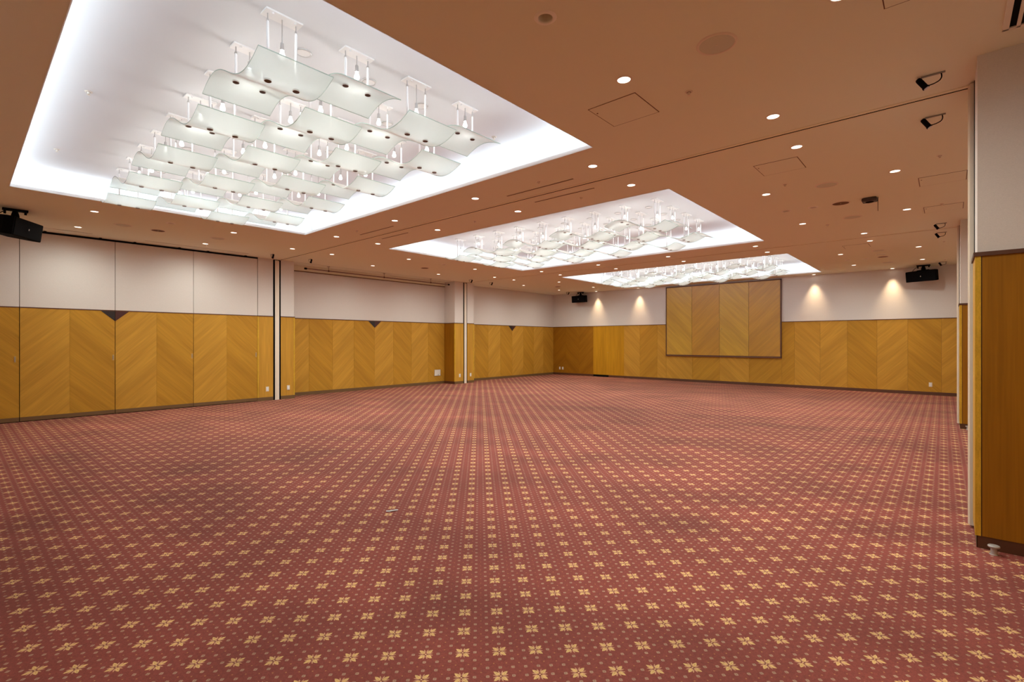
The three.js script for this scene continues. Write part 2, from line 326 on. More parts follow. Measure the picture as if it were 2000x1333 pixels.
// sliding partition panels in front of the near left bay
{
  const edges = [-0.65, 0.79, 2.231, 3.682, 5.112];
  const labels = ['leftmost sliding partition panel, cut by the picture edge', 'sliding partition panel with black half triangle, under the large speaker', 'sliding partition panel right of the black triangle', 'sliding partition panel beside the near left pillar'];
  for (let i = 0; i < 4; i++) {
    const a = edges[i], b = edges[i + 1], mid = i === 0 ? 0.07 : i === 1 ? 1.506 : i === 2 ? 2.963 : 4.394, gap = i === 1 ? 0.005 : 0.004;
    const p = thing('partition_panel', labels[i], 'partition', XL - 0.05, 0, -(a + b) / 2, 'sliding partition panels of the left wall');
    const L = (y0, y1, x0, x1, e0, e1) => span(x0, x1, y0, y1, e0 - (a + b) / 2, e1 - (a + b) / 2);
    put('core', L(0.012, CEIL - 0.04, -0.06, 0.034, a + gap, b - gap), M.seam, p);
    const up = clothBox(0.034, 0.05, RAIL + 0.008, CEIL - 0.04, a + gap - (a + b) / 2, b - gap - (a + b) / 2); put('upper_panel', up, M.cloth, p);
    for (const [e0, e1, k] of [[a + gap, mid, '/'], [mid, b - gap, '\\']]) {
      const m = put('veneer_leaf', veneer(e1 - e0 + 0.002, Y1 - Y0, 0.014, k, seedOf++), k === '/' ? M.woodLight : M.woodDark, p, 0.043, (Y0 + Y1) / 2, -((e0 + e1) / 2 - (a + b) / 2)); m.rotation.y = Math.PI / 2;
    }
    put('dado_rail', L(Y1, RAIL + 0.008, 0.034, 0.055, a + gap, b - gap), M.rail, p);
    put('kick_board', L(0.014, Y0, 0.034, 0.052, a + gap, b - gap), M.base, p);
    put('floor_seal', L(0, 0.014, -0.04, 0.03, a + gap, b - gap), M.black, p);
    const hd = [0.728, 2.197, 3.651, 5.074][i] - (a + b) / 2;
    const h = put('flush_handle', new RoundedBoxGeometry(0.028, 0.12, 0.006, 2, 0.002), M.brass, p, 0.052, 1.2, -hd); h.rotation.y = Math.PI / 2;
    put('handle_slot', box(0.002, 0.085, 0.012, 0.0561, 1.2, -hd), M.plateDark, p);
    if (i === 1) inlay(p, [-1], 0.05, Y1, -(b - gap - (a + b) / 2), Math.PI / 2);
    if (i === 2) inlay(p, [1], 0.05, Y1, -(a + gap - (a + b) / 2), Math.PI / 2);
  }
  const t = setting('trim_3', 'dark hanging track above the sliding partition panels');
  put('channel', span(XL - 0.1, XL + 0.012, CEIL - 0.04, CEIL - 0.003, DF, 5.112), M.black, t);
  for (const d of [1.14, 1.98, 2.56, 3.39, 3.97, 4.81]) put('bracket', span(XL, XL + 0.075, CEIL - 0.016, CEIL, d - 0.02, d + 0.02), M.black, t);
  const b = setting('trim_4', 'dark backing behind the partition joints'); put('backing', span(XL - 0.12, XL - 0.112, 0, CEIL, DF, 5.112), M.black, b);
}
// back wall
{
  const w = setting('wall_back', 'back wall, cloth above and chevron veneer below');
  put('plaster', clothBox(XW - 0.2, XRW + 0.2, 0, CEIL + 0.03, DB, DB + 0.2), M.cloth, w);
  put('joint_shadow_gap', span(XW, XRW, Y0, Y1, DB - 0.002, DB), M.seam, w);
  const boards = [[XW, -13.105, '/', 'woodRed'], [-13.105, -12.378, '\\', 'woodRed'], [-12.378, -11.629, '/', 'woodRed'], [-10.133, -9.412, '\\', 'woodLight'], [-9.412, -8.659, '/', 'woodDark'], [-8.659, -8.286, '\\', 'woodLight'],
    [-4.205, -3.822, '/', 'woodDark'], [-3.822, -3.089, '\\', 'woodLight'], [-3.089, -2.359, '/', 'woodLight'], [-2.359, -1.609, '\\', 'woodDark'], [-1.609, -0.883, '/', 'woodLight'], [-0.883, -0.136, '\\', 'woodDark'], [-0.136, 0.6, '/', 'woodLight'], [0.6, XRW, '\\', 'woodDark']];
  for (const [a, b, k, m] of boards) boardB(w, DB, a, b, k, M[m]);
  const sx = [-8.286, -7.251, -6.241, -5.242, -4.205];
  for (let i = 0; i < 4; i++) boardB(w, DB, sx[i], sx[i + 1], i % 2 ? '/' : '\\', i % 2 ? M.woodDark : M.woodLight, Y0, 0.985);
  for (const [a, b] of [[XW, -8.286], [-4.205, XRW]]) put('dado_rail', span(a, b, Y1, RAIL + 0.01, DB - 0.02, DB), M.rail, w);
  const bb = setting('baseboard_back');
  for (const [a, b] of [[XW, -11.629], [-10.133, XRW]]) put('board', span(a, b, 0, Y0, DB - 0.016, DB), M.baseDark, bb);
  // flush double door
  const dr = setting('door_1', 'plain flush double door in the veneer of the back wall');
  boardB(dr, DB, -11.629, -10.863, '|', M.woodDoor, Y0, Y1, 'door_leaf', 0.014); boardB(dr, DB, -10.863, -10.133, '|', M.woodDoor, Y0, Y1, 'door_leaf', 0.014);
  put('kick_grille', span(-11.625, -10.87, 0.004, Y0, DB - 0.016, DB), M.black, dr); put('kick_plate', span(-10.86, -10.133, 0.004, Y0, DB - 0.016, DB), M.baseDark, dr);
  put('door_pull', cyl(0.012, 0.012, 0.006, 12).rotateX(Math.PI / 2), M.brass, dr, -10.90, 1.05, -(DB - 0.018));
}
// screen cupboard with four folding doors
{
  const x0 = -8.286, x1 = -4.205, y0 = 0.985, y1 = 3.655, dd = 0.06;
  const t = thing('screen_cupboard', 'wide varnished wall cupboard with four chevron doors on the back wall', 'cupboard', (x0 + x1) / 2, 0, -DB);
  const hw = (x1 - x0) / 2, f = 0.035;
  put('frame', mergeGeometries([box(2 * hw, f, dd, 0, y0 + f / 2, dd / 2), box(2 * hw, f, dd, 0, y1 - f / 2, dd / 2), box(f, y1 - y0, dd, -hw + f / 2, (y0 + y1) / 2, dd / 2), box(f, y1 - y0, dd, hw - f / 2, (y0 + y1) / 2, dd / 2)]), M.rail, t);
  put('sill', box(2 * hw + 0.02, 0.018, dd + 0.02, 0, y0 - 0.009, (dd + 0.02) / 2), M.pipe, t);
  const sx = [x0 + f, -7.251, -6.241, -5.242, x1 - f];
  for (let i = 0; i < 4; i++) {
    const a = sx[i] + 0.002, b = sx[i + 1] - 0.002, m = put('door', veneer(b - a, y1 - y0 - 2 * f - 0.006, 0.03, i % 2 ? '/' : '\\', 300 + i), i % 2 ? M.glossDark : M.gloss, t, (a + b) / 2 - (x0 + x1) / 2, (y0 + y1) / 2, dd - 0.02);
    if (i === 1 || i === 2) put('knob', cyl(0.014, 0.018, 0.03, 16).rotateX(Math.PI / 2), M.brass, m, (i === 1 ? 1 : -1) * ((b - a) / 2 - 0.07), -0.33, 0.03);
  }
  for (const s of [-1, 1]) for (const y of [1.35, 2.15, 2.75, 3.4]) put('hinge', box(0.022, 0.11, 0.022, s * (hw - f * 0.5), y, dd + 0.004), M.baseDark, t);
}
// right wall, its pillars and jambs
{
  const w = setting('wall_right', 'right wall behind the pillars');
  put('plaster', clothBox(XRW, XRW + 0.2, 0, CEIL + 0.03, DF - 0.1, DB + 0.2), M.cloth, w);
  for (const [a, b] of [[DF, 5.077], [6.05, 11.75], [12.72, DB]]) {
    const n = Math.round((b - a) / 0.73); for (let i = 0; i < n; i++) boardR(w, XRW, a + (b - a) * i / n, a + (b - a) * (i + 1) / n, i % 2 ? '/' : '\\', i % 2 ? M.woodLight : M.woodDark);
    put('dado_rail', span(XRW - 0.02, XRW, Y1, RAIL + 0.01, a, b), M.rail, w); put('baseboard', span(XRW - 0.016, XRW, 0, Y0, a, b), M.base, w);
  }
}
function pillarRight(n, d0, d1, jm) {
  const p = setting('pillar_00' + (n + 2), n ? 'far right pillar with partition jamb' : 'near right pillar with wooden lower part');
  const xs = XR + 0.01, j0 = jm - 0.1, j1 = jm + 0.1, ce = 0.03;
  put('plaster', mergeGeometries([clothBox(xs, XRW + 0.02, 0, CEIL, d0 + 0.012, j0), clothBox(xs, XRW + 0.02, 0, CEIL, j1, d1 - 0.012), clothBox(xs + 0.08, XRW + 0.02, 0, CEIL, j0, j1)]), M.cloth, p);
  put('corner_strip', span(XR - 0.003, XR + ce, Y0, Y1, d0 - 0.003, d0 + ce), M.edge, p);
  put('corner_strip', span(XR - 0.003, XR + ce, Y0, Y1, d1 - ce, d1 + 0.003), M.edge, p);
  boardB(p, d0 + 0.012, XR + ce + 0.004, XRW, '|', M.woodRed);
  put('groove', span(XR + ce - 0.002, XR + ce + 0.008, Y0, Y1, d0 + 0.006, d0 + 0.013), M.rail, p);
  for (const [a, b] of [[d0 + ce, j0], [j1, d1 - ce]]) boardR(p, xs, a, b, '|', M.woodLight);
  put('dado_rail', span(XR - 0.012, XRW, Y1, RAIL + 0.018, d0 - 0.012, d0 + 0.012), M.baseDark, p);
  for (const [a, b] of [[d0, j0], [j1, d1]]) { put('dado_rail', span(XR - 0.012, xs, Y1, RAIL + 0.018, a, b), M.baseDark, p); put('baseboard', span(XR + 0.006, xs, 0, Y0, a + 0.004, b - 0.004), M.base, p); }
  put('baseboard', span(XR + 0.006, XRW, 0, Y0, d0 + 0.004, d0 + 0.012), M.baseDark, p);
  put('jamb', span(xs - 0.03, xs + 0.08, 0.02, CEIL - 0.01, jm - 0.052, jm + 0.052), M.cream, p);
  put('jamb_bead', span(xs - 0.04, xs - 0.03, 0.02, CEIL - 0.01, jm - 0.014, jm + 0.014), M.cream, p);
  put('jamb_seal', span(xs - 0.004, xs + 0.08, 0, CEIL - 0.01, j0, jm - 0.055), M.black, p);
  put('jamb_seal', span(xs - 0.004, xs + 0.08, 0, CEIL - 0.01, jm + 0.055, j1), M.black, p);
}
pillarRight(0, 5.077, 6.05, 5.63); pillarRight(1, 11.75, 12.72, 12.38);
// wall behind the camera
{
  const w = setting('wall_front', 'wall behind the camera');
  put('plaster', clothBox(XW - 0.2, XRW + 0.2, 0, CEIL + 0.03, DF - 0.2, DF), M.cloth, w);
  const n = 20; for (let i = 0; i < n; i++) { const a = XL + (XRW - XL) * i / n, b = XL + (XRW - XL) * (i + 1) / n; put('veneer_panel', veneer(b - a, Y1 - Y0, TB, i % 2 ? '/' : '\\', seedOf++), i % 2 ? M.woodLight : M.woodDark, w, (a + b) / 2, (Y0 + Y1) / 2, -(DF + TB / 2)); }
  put('dado_rail', span(XL, XRW, Y1, RAIL + 0.01, DF, DF + 0.02), M.rail, w); put('baseboard', span(XL, XRW, 0, Y0, DF, DF + 0.016), M.base, w);
}

// ================================================================ glass pendants in the recesses
const ROW0 = -3.795, STEP = 0.632, PERIOD = 2 * STEP, AMP = 0.105, MEAN = 3.605, LEN = 0.552;
const waveY = (s) => MEAN - AMP * Math.cos(2 * Math.PI * s / PERIOD);      // s = 0 under a trough hanger, STEP under a crest hanger
function sheet(s0, s1) {                                                     // a bent sheet 10 mm thick; s runs towards the left wall (-x)
  const n = 28, t = 0.004, top = [], edge = [];
  const face = (sign) => { const g = new THREE.PlaneGeometry(1, LEN, n, 1); const p = g.attributes.position; for (let i = 0; i < p.count; i++) { const s = s0 + (p.getX(i) + 0.5) * (s1 - s0), z = p.getY(i); p.setXYZ(i, -s, waveY(s) + sign * t, z); } g.computeVertexNormals(); return g; };
  top.push(face(0));
  const pts = []; for (let i = 0; i <= n; i++) pts.push(s0 + (s1 - s0) * i / n);
  const strip = (P) => { const pos = [], idx = []; P.forEach(([x, y, z]) => pos.push(x, y - t, z, x, y + t, z)); for (let i = 0; i + 1 < P.length; i++) { const a = i * 2; idx.push(a, a + 1, a + 2, a + 1, a + 3, a + 2); } const g = new THREE.BufferGeometry(); g.setAttribute('position', new THREE.Float32BufferAttribute(pos, 3)); g.setAttribute('uv', new THREE.Float32BufferAttribute(new Float32Array(pos.length / 3 * 2), 2)); g.setIndex(idx); g.computeVertexNormals(); return g; };
  for (const z of [-LEN / 2, LEN / 2]) edge.push(strip(pts.map((s) => [-s, waveY(s), z])));
  for (const s of [s0, s1]) edge.push(strip([[-s, waveY(s), -LEN / 2], [-s, waveY(s), LEN / 2]]));
  return [top[0], mergeGeometries(edge)];
}
const plateGeo = new RoundedBoxGeometry(0.112, 0.014, 0.276, 2, 0.003);
const discGeo = (() => { const g = new THREE.LatheGeometry([[0, -0.013], [0.0245, -0.013], [0.0258, -0.011], [0.0258, 0.006], [0.02, 0.008], [0, 0.008]].map(([x, y]) => new THREE.Vector2(x, y)), 24); return g; })();
const bulbGeo = (() => new THREE.LatheGeometry([[0.0, -0.056], [0.02, -0.048], [0.025, -0.03], [0.013, 0.006]].map(([x, y]) => new THREE.Vector2(x, y)), 8))();
const faceGeo = new THREE.CylinderGeometry(0.0235, 0.0235, 0.001, 20);
const stemGeo = cyl(0.005, 0.005, 0.05, 10, 0, -0.025, 0), collarGeo = cyl(0.008, 0.014, 0.016, 16, 0, -0.056, 0), socketGeo = cyl(0.013, 0.016, 0.055, 16), capGeo = cyl(0.007, 0.009, 0.02, 10);
const bulbSpots = [];
function hanger(p, s, drop) {                                                // plate, two rods with discs, cord, socket and bulb at local x = -s; y is measured from the floor
  const x = -s, gy = waveY(s), rodTop = UP - 0.064, rodBottom = gy;
  put('ceiling_plate', plateGeo, M.white, p, x, UP - 0.007, 0);
  for (const z of [-0.106, 0.106]) {
    put('stem', mergeGeometries([stemGeo, collarGeo]), M.steel, p, x, UP - 0.008, z);
    put('rod', cyl(0.0095, 0.0095, rodTop - rodBottom, 14), M.rod, p, x, (rodTop + rodBottom) / 2, z);
    put('disc_face', faceGeo, M.bronze, put('clamp_disc', discGeo, M.chrome, p, x, gy, z), 0, -0.0135, 0);
    put('screw_cap', capGeo, M.white, p, x + 0.035, UP - 0.016, z * 0.78);
  }
  const by = UP - drop;
  put('cord', cyl(0.004, 0.004, UP - by - 0.06, 8), M.steel, p, x, (UP + by + 0.06) / 2, 0);
  put('socket', socketGeo, M.steel, p, x, by + 0.04, 0);
  put('bulb', bulbGeo, M.bulb, p, x, by, 0);
}
const SHEETS = { full: sheet(-0.262, STEP + 0.262), crest: sheet(STEP - 0.25, STEP + 0.262), trough: sheet(-0.262, 0.25) };
const proto = {};
function pendant(kind, label, x, z, group) {
  let p;
  if (!proto[kind]) {
    p = thing('glass_pendant', label, 'pendant lamp', x, 0, z, group); p.userData.base = 'glass_pendant'; proto[kind] = p;
    const g = put('glass_sheet', SHEETS[kind][0], M.frosted, p); put('polished_edge', SHEETS[kind][1], M.glassEdge, g);
    if (kind !== 'crest') hanger(p, 0, 0.26); if (kind !== 'trough') hanger(p, STEP, 0.165);
  } else p = copyOf(proto[kind], label, x, 0, z);
  p.userData = { label, category: 'pendant lamp', group };
  if (kind !== 'crest') bulbSpots.push([x, UP - 0.29, z]); if (kind !== 'trough') bulbSpots.push([x - STEP, UP - 0.195, z]);
}
COFFERS.forEach(([d0, d1], i) => {
  const dm = (d0 + d1) / 2 + (i === 0 ? 0.017 : 0);
  for (let c = 0; c < 4; c++) {
    const z = -(dm + (c - 1.5) * STEP), group = 'wavy glass pendants of the ' + where[i] + ' ceiling recess';
    const text = (kind, n) => (kind === 'full' ? 'full wave' : 'half wave') + ' frosted glass pendant, ' + ORD[n] + ' from right, ' + ORD[c] + ' row of ' + where[i] + ' recess';
    if (c % 2 === 0) { for (let k = 0; k < 4; k++) pendant('full', text('full', k), ROW0 - 2 * k * STEP, z, group); pendant('trough', text('half', 4), ROW0 - 8 * STEP, z, group); }
    else { pendant('crest', text('half', 0), ROW0 + STEP, z, group); for (let k = 0; k < 4; k++) pendant('full', text('full', k + 1), ROW0 - (2 * k + 1) * STEP, z, group); }
  }
});
for (const [x, y, z] of bulbSpots) { const l = new THREE.PointLight(BULB_COLOR, BULB); l.position.set(x, y, z); l.castShadow = true; l.shadow.radius = 1.4; l.name = 'bulb_light'; scene.add(l); }
// round white fittings between the plates on the upper ceiling
{
  const ringG = new THREE.TorusGeometry(0.062, 0.007, 8, 28); ringG.rotateX(Math.PI / 2);
  const dome = new THREE.LatheGeometry([[0, 0.001], [0.055, 0.001], [0.06, -0.006]].map(([x, y]) => new THREE.Vector2(x, y)), 28);
  let first;
  for (let i = 0; i < 2; i++) for (let c = 0; c < 3; c++) for (let k = 0; k < 8; k++) {
    const x = ROW0 - (k + 0.5) * STEP, z = -((COFFERS[i][0] + COFFERS[i][1]) / 2 + (i ? 0 : 0.017) + (c - 1) * STEP);
    const label = 'round white fitting in the ' + where[i] + ' recess, ' + ORD[k] + ' from right, ' + ORD[c] + ' row', y = UP - 0.004;
    if (first) copyOf(first, label, x, y, z).userData.group = 'round fittings of the ' + where[i] + ' recess';
    else { first = thing('round_fitting', label, 'light fitting', x, y, z, 'round fittings of the nearest recess'); first.userData.base = 'round_fitting'; put('trim_ring', ringG, M.steel, first); put('reflector', dome, M.white, first, 0, -0.001, 0); }
  }
}

// ================================================================ ceiling fittings
// lit downlights
{
  const ringG = new THREE.LatheGeometry([[0.052, 0], [0.053, -0.006], [0.064, -0.006], [0.068, 0]].map(([x, y]) => new THREE.Vector2(x, y)), 28), lens = new THREE.CircleGeometry(0.0535, 14).rotateX(Math.PI / 2);
  let first;
  const add = (x, d, label, group, wash) => {
    let t;
    if (first) { t = copyOf(first, label, x, CEIL, -d); t.userData.group = group; }
    else { t = first = thing('downlight', label, 'downlight', x, CEIL, -d, group); t.userData.base = 'downlight'; put('trim_ring', ringG, M.ring, t); put('lens', lens, M.lit, t, 0, -0.0025, 0); }
    const l = new THREE.SpotLight(wash ? WASH_COLOR : DOWN_COLOR, wash ? WASH : DOWN, 0, wash ? 0.54 : 1.53, 1); l.position.set(x, CEIL - 0.012, -d); l.target.position.set(x, 0, -d); l.castShadow = true; l.shadow.radius = 2.5; l.name = 'downlight_beam';
    scene.add(l); scene.add(l.target);
  };
  const XS = [-11.4, -9.4, -7.37, -5.32, -3.26, -1.25];
  for (const [d, text] of [[5.17, 'just before the near ceiling track'], [6.15, 'just past the near ceiling track'], [11.98, 'just before the far ceiling track'], [12.96, 'just past the far ceiling track']])
    XS.forEach((x, k) => add(x, d, 'lit downlight, ' + ORD[k] + ' from the left, in the row ' + text, 'downlights ' + text));
  for (const [x, k] of [[-11.39, 'far left end'], [-9.42, 'left of the cupboard'], [-3.24, 'right of the cupboard'], [-1.23, 'nearest the right speaker']]) add(x, 18.34, 'wall washing downlight close to the back wall, ' + k, 'wall washing downlights', true);
  for (const [x, text] of [[-12.25, 'leftmost lengthwise row'], [-10.57, 'lengthwise row left of the recesses'], [-1.99, 'lengthwise row right of the recesses'], [-0.5, 'rightmost lengthwise row']]) {
    let ds = [1.51, 3.63, 7.85, 10.26, 14.5, 16.81]; 
    ds.forEach((d, k) => add(x, d, 'lit downlight, ' + ORD[k] + ' from the camera in the ' + text, 'downlights of the ' + text));
  }
}
// unlit rings, speakers, inlets
function roundFitting(name, category, labels, spots, radius, face, rimMat, depth, group) {
  const rim = new THREE.LatheGeometry([[radius * 0.84, -0.001], [radius * 0.86, -0.007], [radius * 0.97, -0.006], [radius, 0]].map(([x, y]) => new THREE.Vector2(x, y)), 32);
  const disc = new THREE.LatheGeometry((depth > 0 ? [[0, -0.0005], [radius * 0.55, -0.0005], [radius * 0.6, -0.003], [radius * 0.86, -0.004]] : [[0, -0.006], [radius * 0.6, -0.0055], [radius * 0.86, -0.003]]).map(([x, y]) => new THREE.Vector2(x, y)), 32);
  spots.forEach(([x, d], i) => { const t = thing(name, labels[i], category, x, CEIL, -d, group); put('rim', rim, rimMat, t); put('face', disc, face, t); if (depth > 0) put('inner_lamp', new THREE.CylinderGeometry(radius * 0.5, radius * 0.5, 0.004, 24), M.grilleDark, t, 0, -0.0035, 0); else put('centre_screw', cyl(0.006, 0.006, 0.004, 10), rimMat, t, 0, -0.007, 0); });
}
roundFitting('ceiling_speaker', 'ceiling speaker', ['round ceiling speaker grille nearest the camera', 'round ceiling speaker grille right of the middle recess, nearer one', 'round ceiling speaker grille right of the middle recess, farther one', 'round ceiling speaker grille just past the far track on the right', 'round ceiling speaker grille nearest the back wall on the right', 'round ceiling speaker grille on the left near the black speaker', 'round ceiling speaker grille on the left above the partition'],
  [[-1.25, 3.64], [-1.25, 7.93], [-1.24, 10.28], [-1.23, 14.48], [-1.23, 16.85], [-11.42, 2.04], [-11.42, 3.62]], 0.14, M.grille, M.ring, 0, 'round ceiling speakers');
roundFitting('air_inlet', 'air inlet', ['dark round ceiling inlet right of the middle recess', 'dark round ceiling inlet near the right back speaker', 'dark round ceiling inlet left of the nearest recess', 'dark round ceiling inlet left of the middle recess', 'dark round ceiling inlet left of the farthest recess'],
  [[-1.25, 9.13], [-1.24, 15.64], [-11.48, 2.59], [-11.51, 9.12], [-11.54, 15.75]], 0.13, M.grilleDark, M.ring, 0, 'dark round ceiling inlets');
{
  const labels = ['unlit downlight at the top edge beside the nearest recess', 'unlit downlight beside the middle recess on the right', 'unlit downlight beside the farthest recess on the right', 'unlit downlight left of the nearest recess', 'unlit downlight left of the middle recess', 'unlit small downlight between ring and dark inlet, middle bay', 'unlit small downlight between ring and dark inlet, farthest bay'];
  const lathe = (a) => new THREE.LatheGeometry(a.map(([x, y]) => new THREE.Vector2(x, y)), 28);
  const rim = lathe([[0.047, 0.004], [0.048, -0.004], [0.052, -0.008], [0.07, -0.006], [0.076, 0]]), cup = lathe([[0.049, 0.002], [0.046, 0.03], [0.034, 0.06], [0.03, 0.075]]), lamp = lathe([[0.032, 0.075], [0.022, 0.06], [0, 0.056]]);
  UNLIT.forEach(([x, d], i) => { const t = thing('unlit_downlight', labels[i], 'downlight', x, CEIL, -d, 'unlit downlights'); put('rim', rim, M.rimPale, t); put('reflector', cup, M.plate, t); put('dark_lamp', lamp, M.grilleDark, t); });
}
// sprinkler heads
{
  const spots = [[-1.67, 4.18, 'beside the nearest ceiling hatch'], [-1.67, 7.52, 'left of the nearer middle bay speaker'], [-1.66, 10.64, 'left of the farther middle bay speaker'], [-0.07, 7.54, 'near the right pillar, middle bay front'], [-0.07, 10.2, 'near the right pillar, middle bay back'], [-0.06, 14.1, 'on the right just past the far spotlights'], [-0.05, 17.22, 'above the right back speaker'],
    [-4.12, 5.19, 'before the near track, right of centre'], [-4.1, 6.19, 'past the near track, right of centre'], [-6.34, 6.15, 'past the near track, in the middle'], [-8.6, 5.16, 'before the near track, left of centre'], [-12.36, 3.69, 'above the sliding partition']];
  const body = new THREE.LatheGeometry([[0.032, 0], [0.030, -0.005], [0.013, -0.007], [0.011, -0.018], [0.006, -0.024], [0.016, -0.03], [0.016, -0.032], [0, -0.032]].map(([x, y]) => new THREE.Vector2(x, y)), 20), cup = new THREE.CylinderGeometry(0.018, 0.018, 0.004, 18);
  for (const [x, d, text] of spots) { const t = thing('sprinkler_head', 'small sprinkler head on the ceiling, ' + text, 'sprinkler', x, CEIL, -d, 'ceiling sprinklers'); put('deflector', body, M.ring, t); put('socket_hole', cup, M.grilleDark, t, 0, -0.0055, 0); }
  const lab = ['on the left above the first row', 'far left on the upper ceiling', 'at the right end of the upper ceiling'];
  [[-6.34, 0.86], [-8.55, 0.85], [-4.09, 4.29]].forEach(([x, d], i) => { const t = thing('sprinkler_head', 'small sprinkler head inside the nearest recess, ' + lab[i], 'sprinkler', x, UP, -d, 'recess sprinklers'); put('deflector', body, M.plate, t); put('socket_hole', cup, M.plateDark, t, 0, -0.0055, 0); });
}
// access hatches
{
  const spots = [[-2.26, 4.12, 'beside the nearest recess corner'], [-1.55, 6.72, 'right of the near track lights'], [-0.055, 8.64, 'by the right wall, middle bay'], [-0.07, 3.735, 'cut by the top edge of the picture'], [-0.055, 10.54, 'by the right wall, farther in the middle bay'], [-1.55, 13.5, 'past the far ceiling track']];
  for (const [x, d, text] of spots) {
    const t = thing('ceiling_hatch', 'square ceiling access hatch ' + text, 'hatch', x, CEIL, -d, 'ceiling access hatches');
    const s = 0.24, f = 0.007;
    put('frame', mergeGeometries([box(2 * s, 0.002, f, 0, -0.001, s - f / 2), box(2 * s, 0.002, f, 0, -0.001, -s + f / 2), box(f, 0.002, 2 * s - 2 * f, s - f / 2, -0.001, 0), box(f, 0.002, 2 * s - 2 * f, -s + f / 2, -0.001, 0)]), M.seam, t);
    put('panel', box(2 * s - 2 * f, 0.003, 2 * s - 2 * f, 0, -0.0015, 0), M.ceiling, t);
    put('latch', cyl(0.008, 0.008, 0.003, 12), M.seam, t, -s + 0.03, -0.004, 0.12);
  }
}
// slot diffusers
{
  const slots = [[-4.89, -3.71, 5.40, 5.40, 'before the near track, right of centre'], [-4.78, -3.71, 5.92, 5.92, 'past the near track, right of centre'], [-8.89, -7.75, 5.40, 5.40, 'before the near track, left of centre'], [-8.9, -8.0, 5.92, 5.92, 'past the near track, left of centre'],
    [-12.8, -12.8, 0.3, 1.8, 'above the partition, nearer one'], [-12.84, -12.84, 2.67, 4.75, 'above the partition, farther one'], [-13.72, -13.72, 6.55, 8.6, 'behind the hanging pipe, nearer one'], [-13.72, -13.72, 9.46, 11.62, 'behind the hanging pipe, farther one']];
  for (const [x0, x1, d0, d1, text] of slots) {
    const along = x1 > x0, L = along ? x1 - x0 : d1 - d0, t = thing('slot_diffuser', 'thin ceiling air slot ' + text, 'air slot', (x0 + x1) / 2, CEIL, -(d0 + d1) / 2, 'ceiling air slots');
    const q = (w, y, c, o) => along ? box(L, y, w, 0, -y / 2, o) : box(w, y, L, o, -y / 2, 0);
    put('frame', mergeGeometries([q(0.012, 0.004, 0, -0.022), q(0.012, 0.004, 0, 0.022)]), M.ceiling, t); put('slot', q(0.032, 0.0015, 0, 0), M.grilleDark, t);
  }
  const t = thing('ceiling_grille', 'pale ceiling air grille with black slots in the top right corner', 'air grille', 0.42, CEIL, -4.29);
  const bars = []; for (let k = 0; k < 5; k++) put('bar', box(k === 0 || k === 4 ? 0.034 : 0.02, 0.012, 1.0, -0.125 + k * 0.0625 + (k === 0 ? -0.0 : 0), -0.006, 0), M.ring, t);
  for (const s of [-1, 1]) put('end_bar', box(0.28, 0.012, 0.026, 0, -0.006, s * 0.49), M.ring, t);
  put('dark_duct', box(0.27, 0.002, 0.99, 0, -0.001, 0), M.black, t);
}
// small black spotlights on short bars
{
  const make = (x, d, side, label) => {
    const t = thing('spotlight', label, 'spotlight', x, CEIL, -d, 'small black spotlights');
    put('bar', new RoundedBoxGeometry(0.15, 0.012, 0.016, 2, 0.003), M.plateDark, t, 0.02 * side, -0.006, 0);
    const b = new THREE.Group();
    const body = put('body', mergeGeometries([cyl(0.021, 0.021, 0.088, 20), cyl(0.024, 0.024, 0.012, 20, 0, -0.04, 0), cyl(0.017, 0.021, 0.012, 20, 0, 0.05, 0)]), M.black, t, -0.045 * side, -0.062, 0); body.rotation.z = side * 0.55;
    put('lens', cyl(0.018, 0.018, 0.004, 18, 0, -0.047, 0), M.steel, body);
    const c = new THREE.CatmullRomCurve3([[0.07, -0.01], [0.072, -0.04], [0.062, -0.062], [0.03, -0.078], [-0.015, -0.085]].map(([a, b2]) => new THREE.Vector3(a * side, b2, 0)));
    put('arm', new THREE.TubeGeometry(c, 16, 0.0045, 8), M.black, t);
  };
  const at = ['before the near track', 'past the near track', 'before the far track', 'past the far track', 'near the back wall'];
  [5.2, 6.17, 11.89, 12.88, 17.72].forEach((d, i) => make(-0.11, d, 1, 'small black ceiling spotlight on the right side, ' + at[i]));
  [5.17, 6.14, 11.93, 12.95, 17.8].forEach((d, i) => make(-12.5, d, -1, 'small black ceiling spotlight on the left side, ' + at[i]));
}
// grey ceiling box with a rod
{
  const t = thing('ceiling_box', 'small dark ceiling device with a thin hanging rod', 'sensor', -0.88, CEIL, -9.09);
  put('housing', new RoundedBoxGeometry(0.19, 0.055, 0.16, 3, 0.02), M.sensor, t, 0, -0.03, 0); put('bezel', cyl(0.05, 0.05, 0.008, 24), M.black, t, 0, -0.06, 0); put('rod', cyl(0.004, 0.003, 0.21, 8), M.black, t, 0.1, -0.105, 0);
  const s = thing('ceiling_plate', 'small pale flat plate on the ceiling near the far dark inlet', 'plate', -1.24, CEIL, -15.12); put('panel', new RoundedBoxGeometry(0.18, 0.008, 0.1, 2, 0.003), M.plate, s, 0, -0.004, 0); put('rib', box(0.16, 0.004, 0.008, 0, -0.009, 0), M.plateDark, s);
}
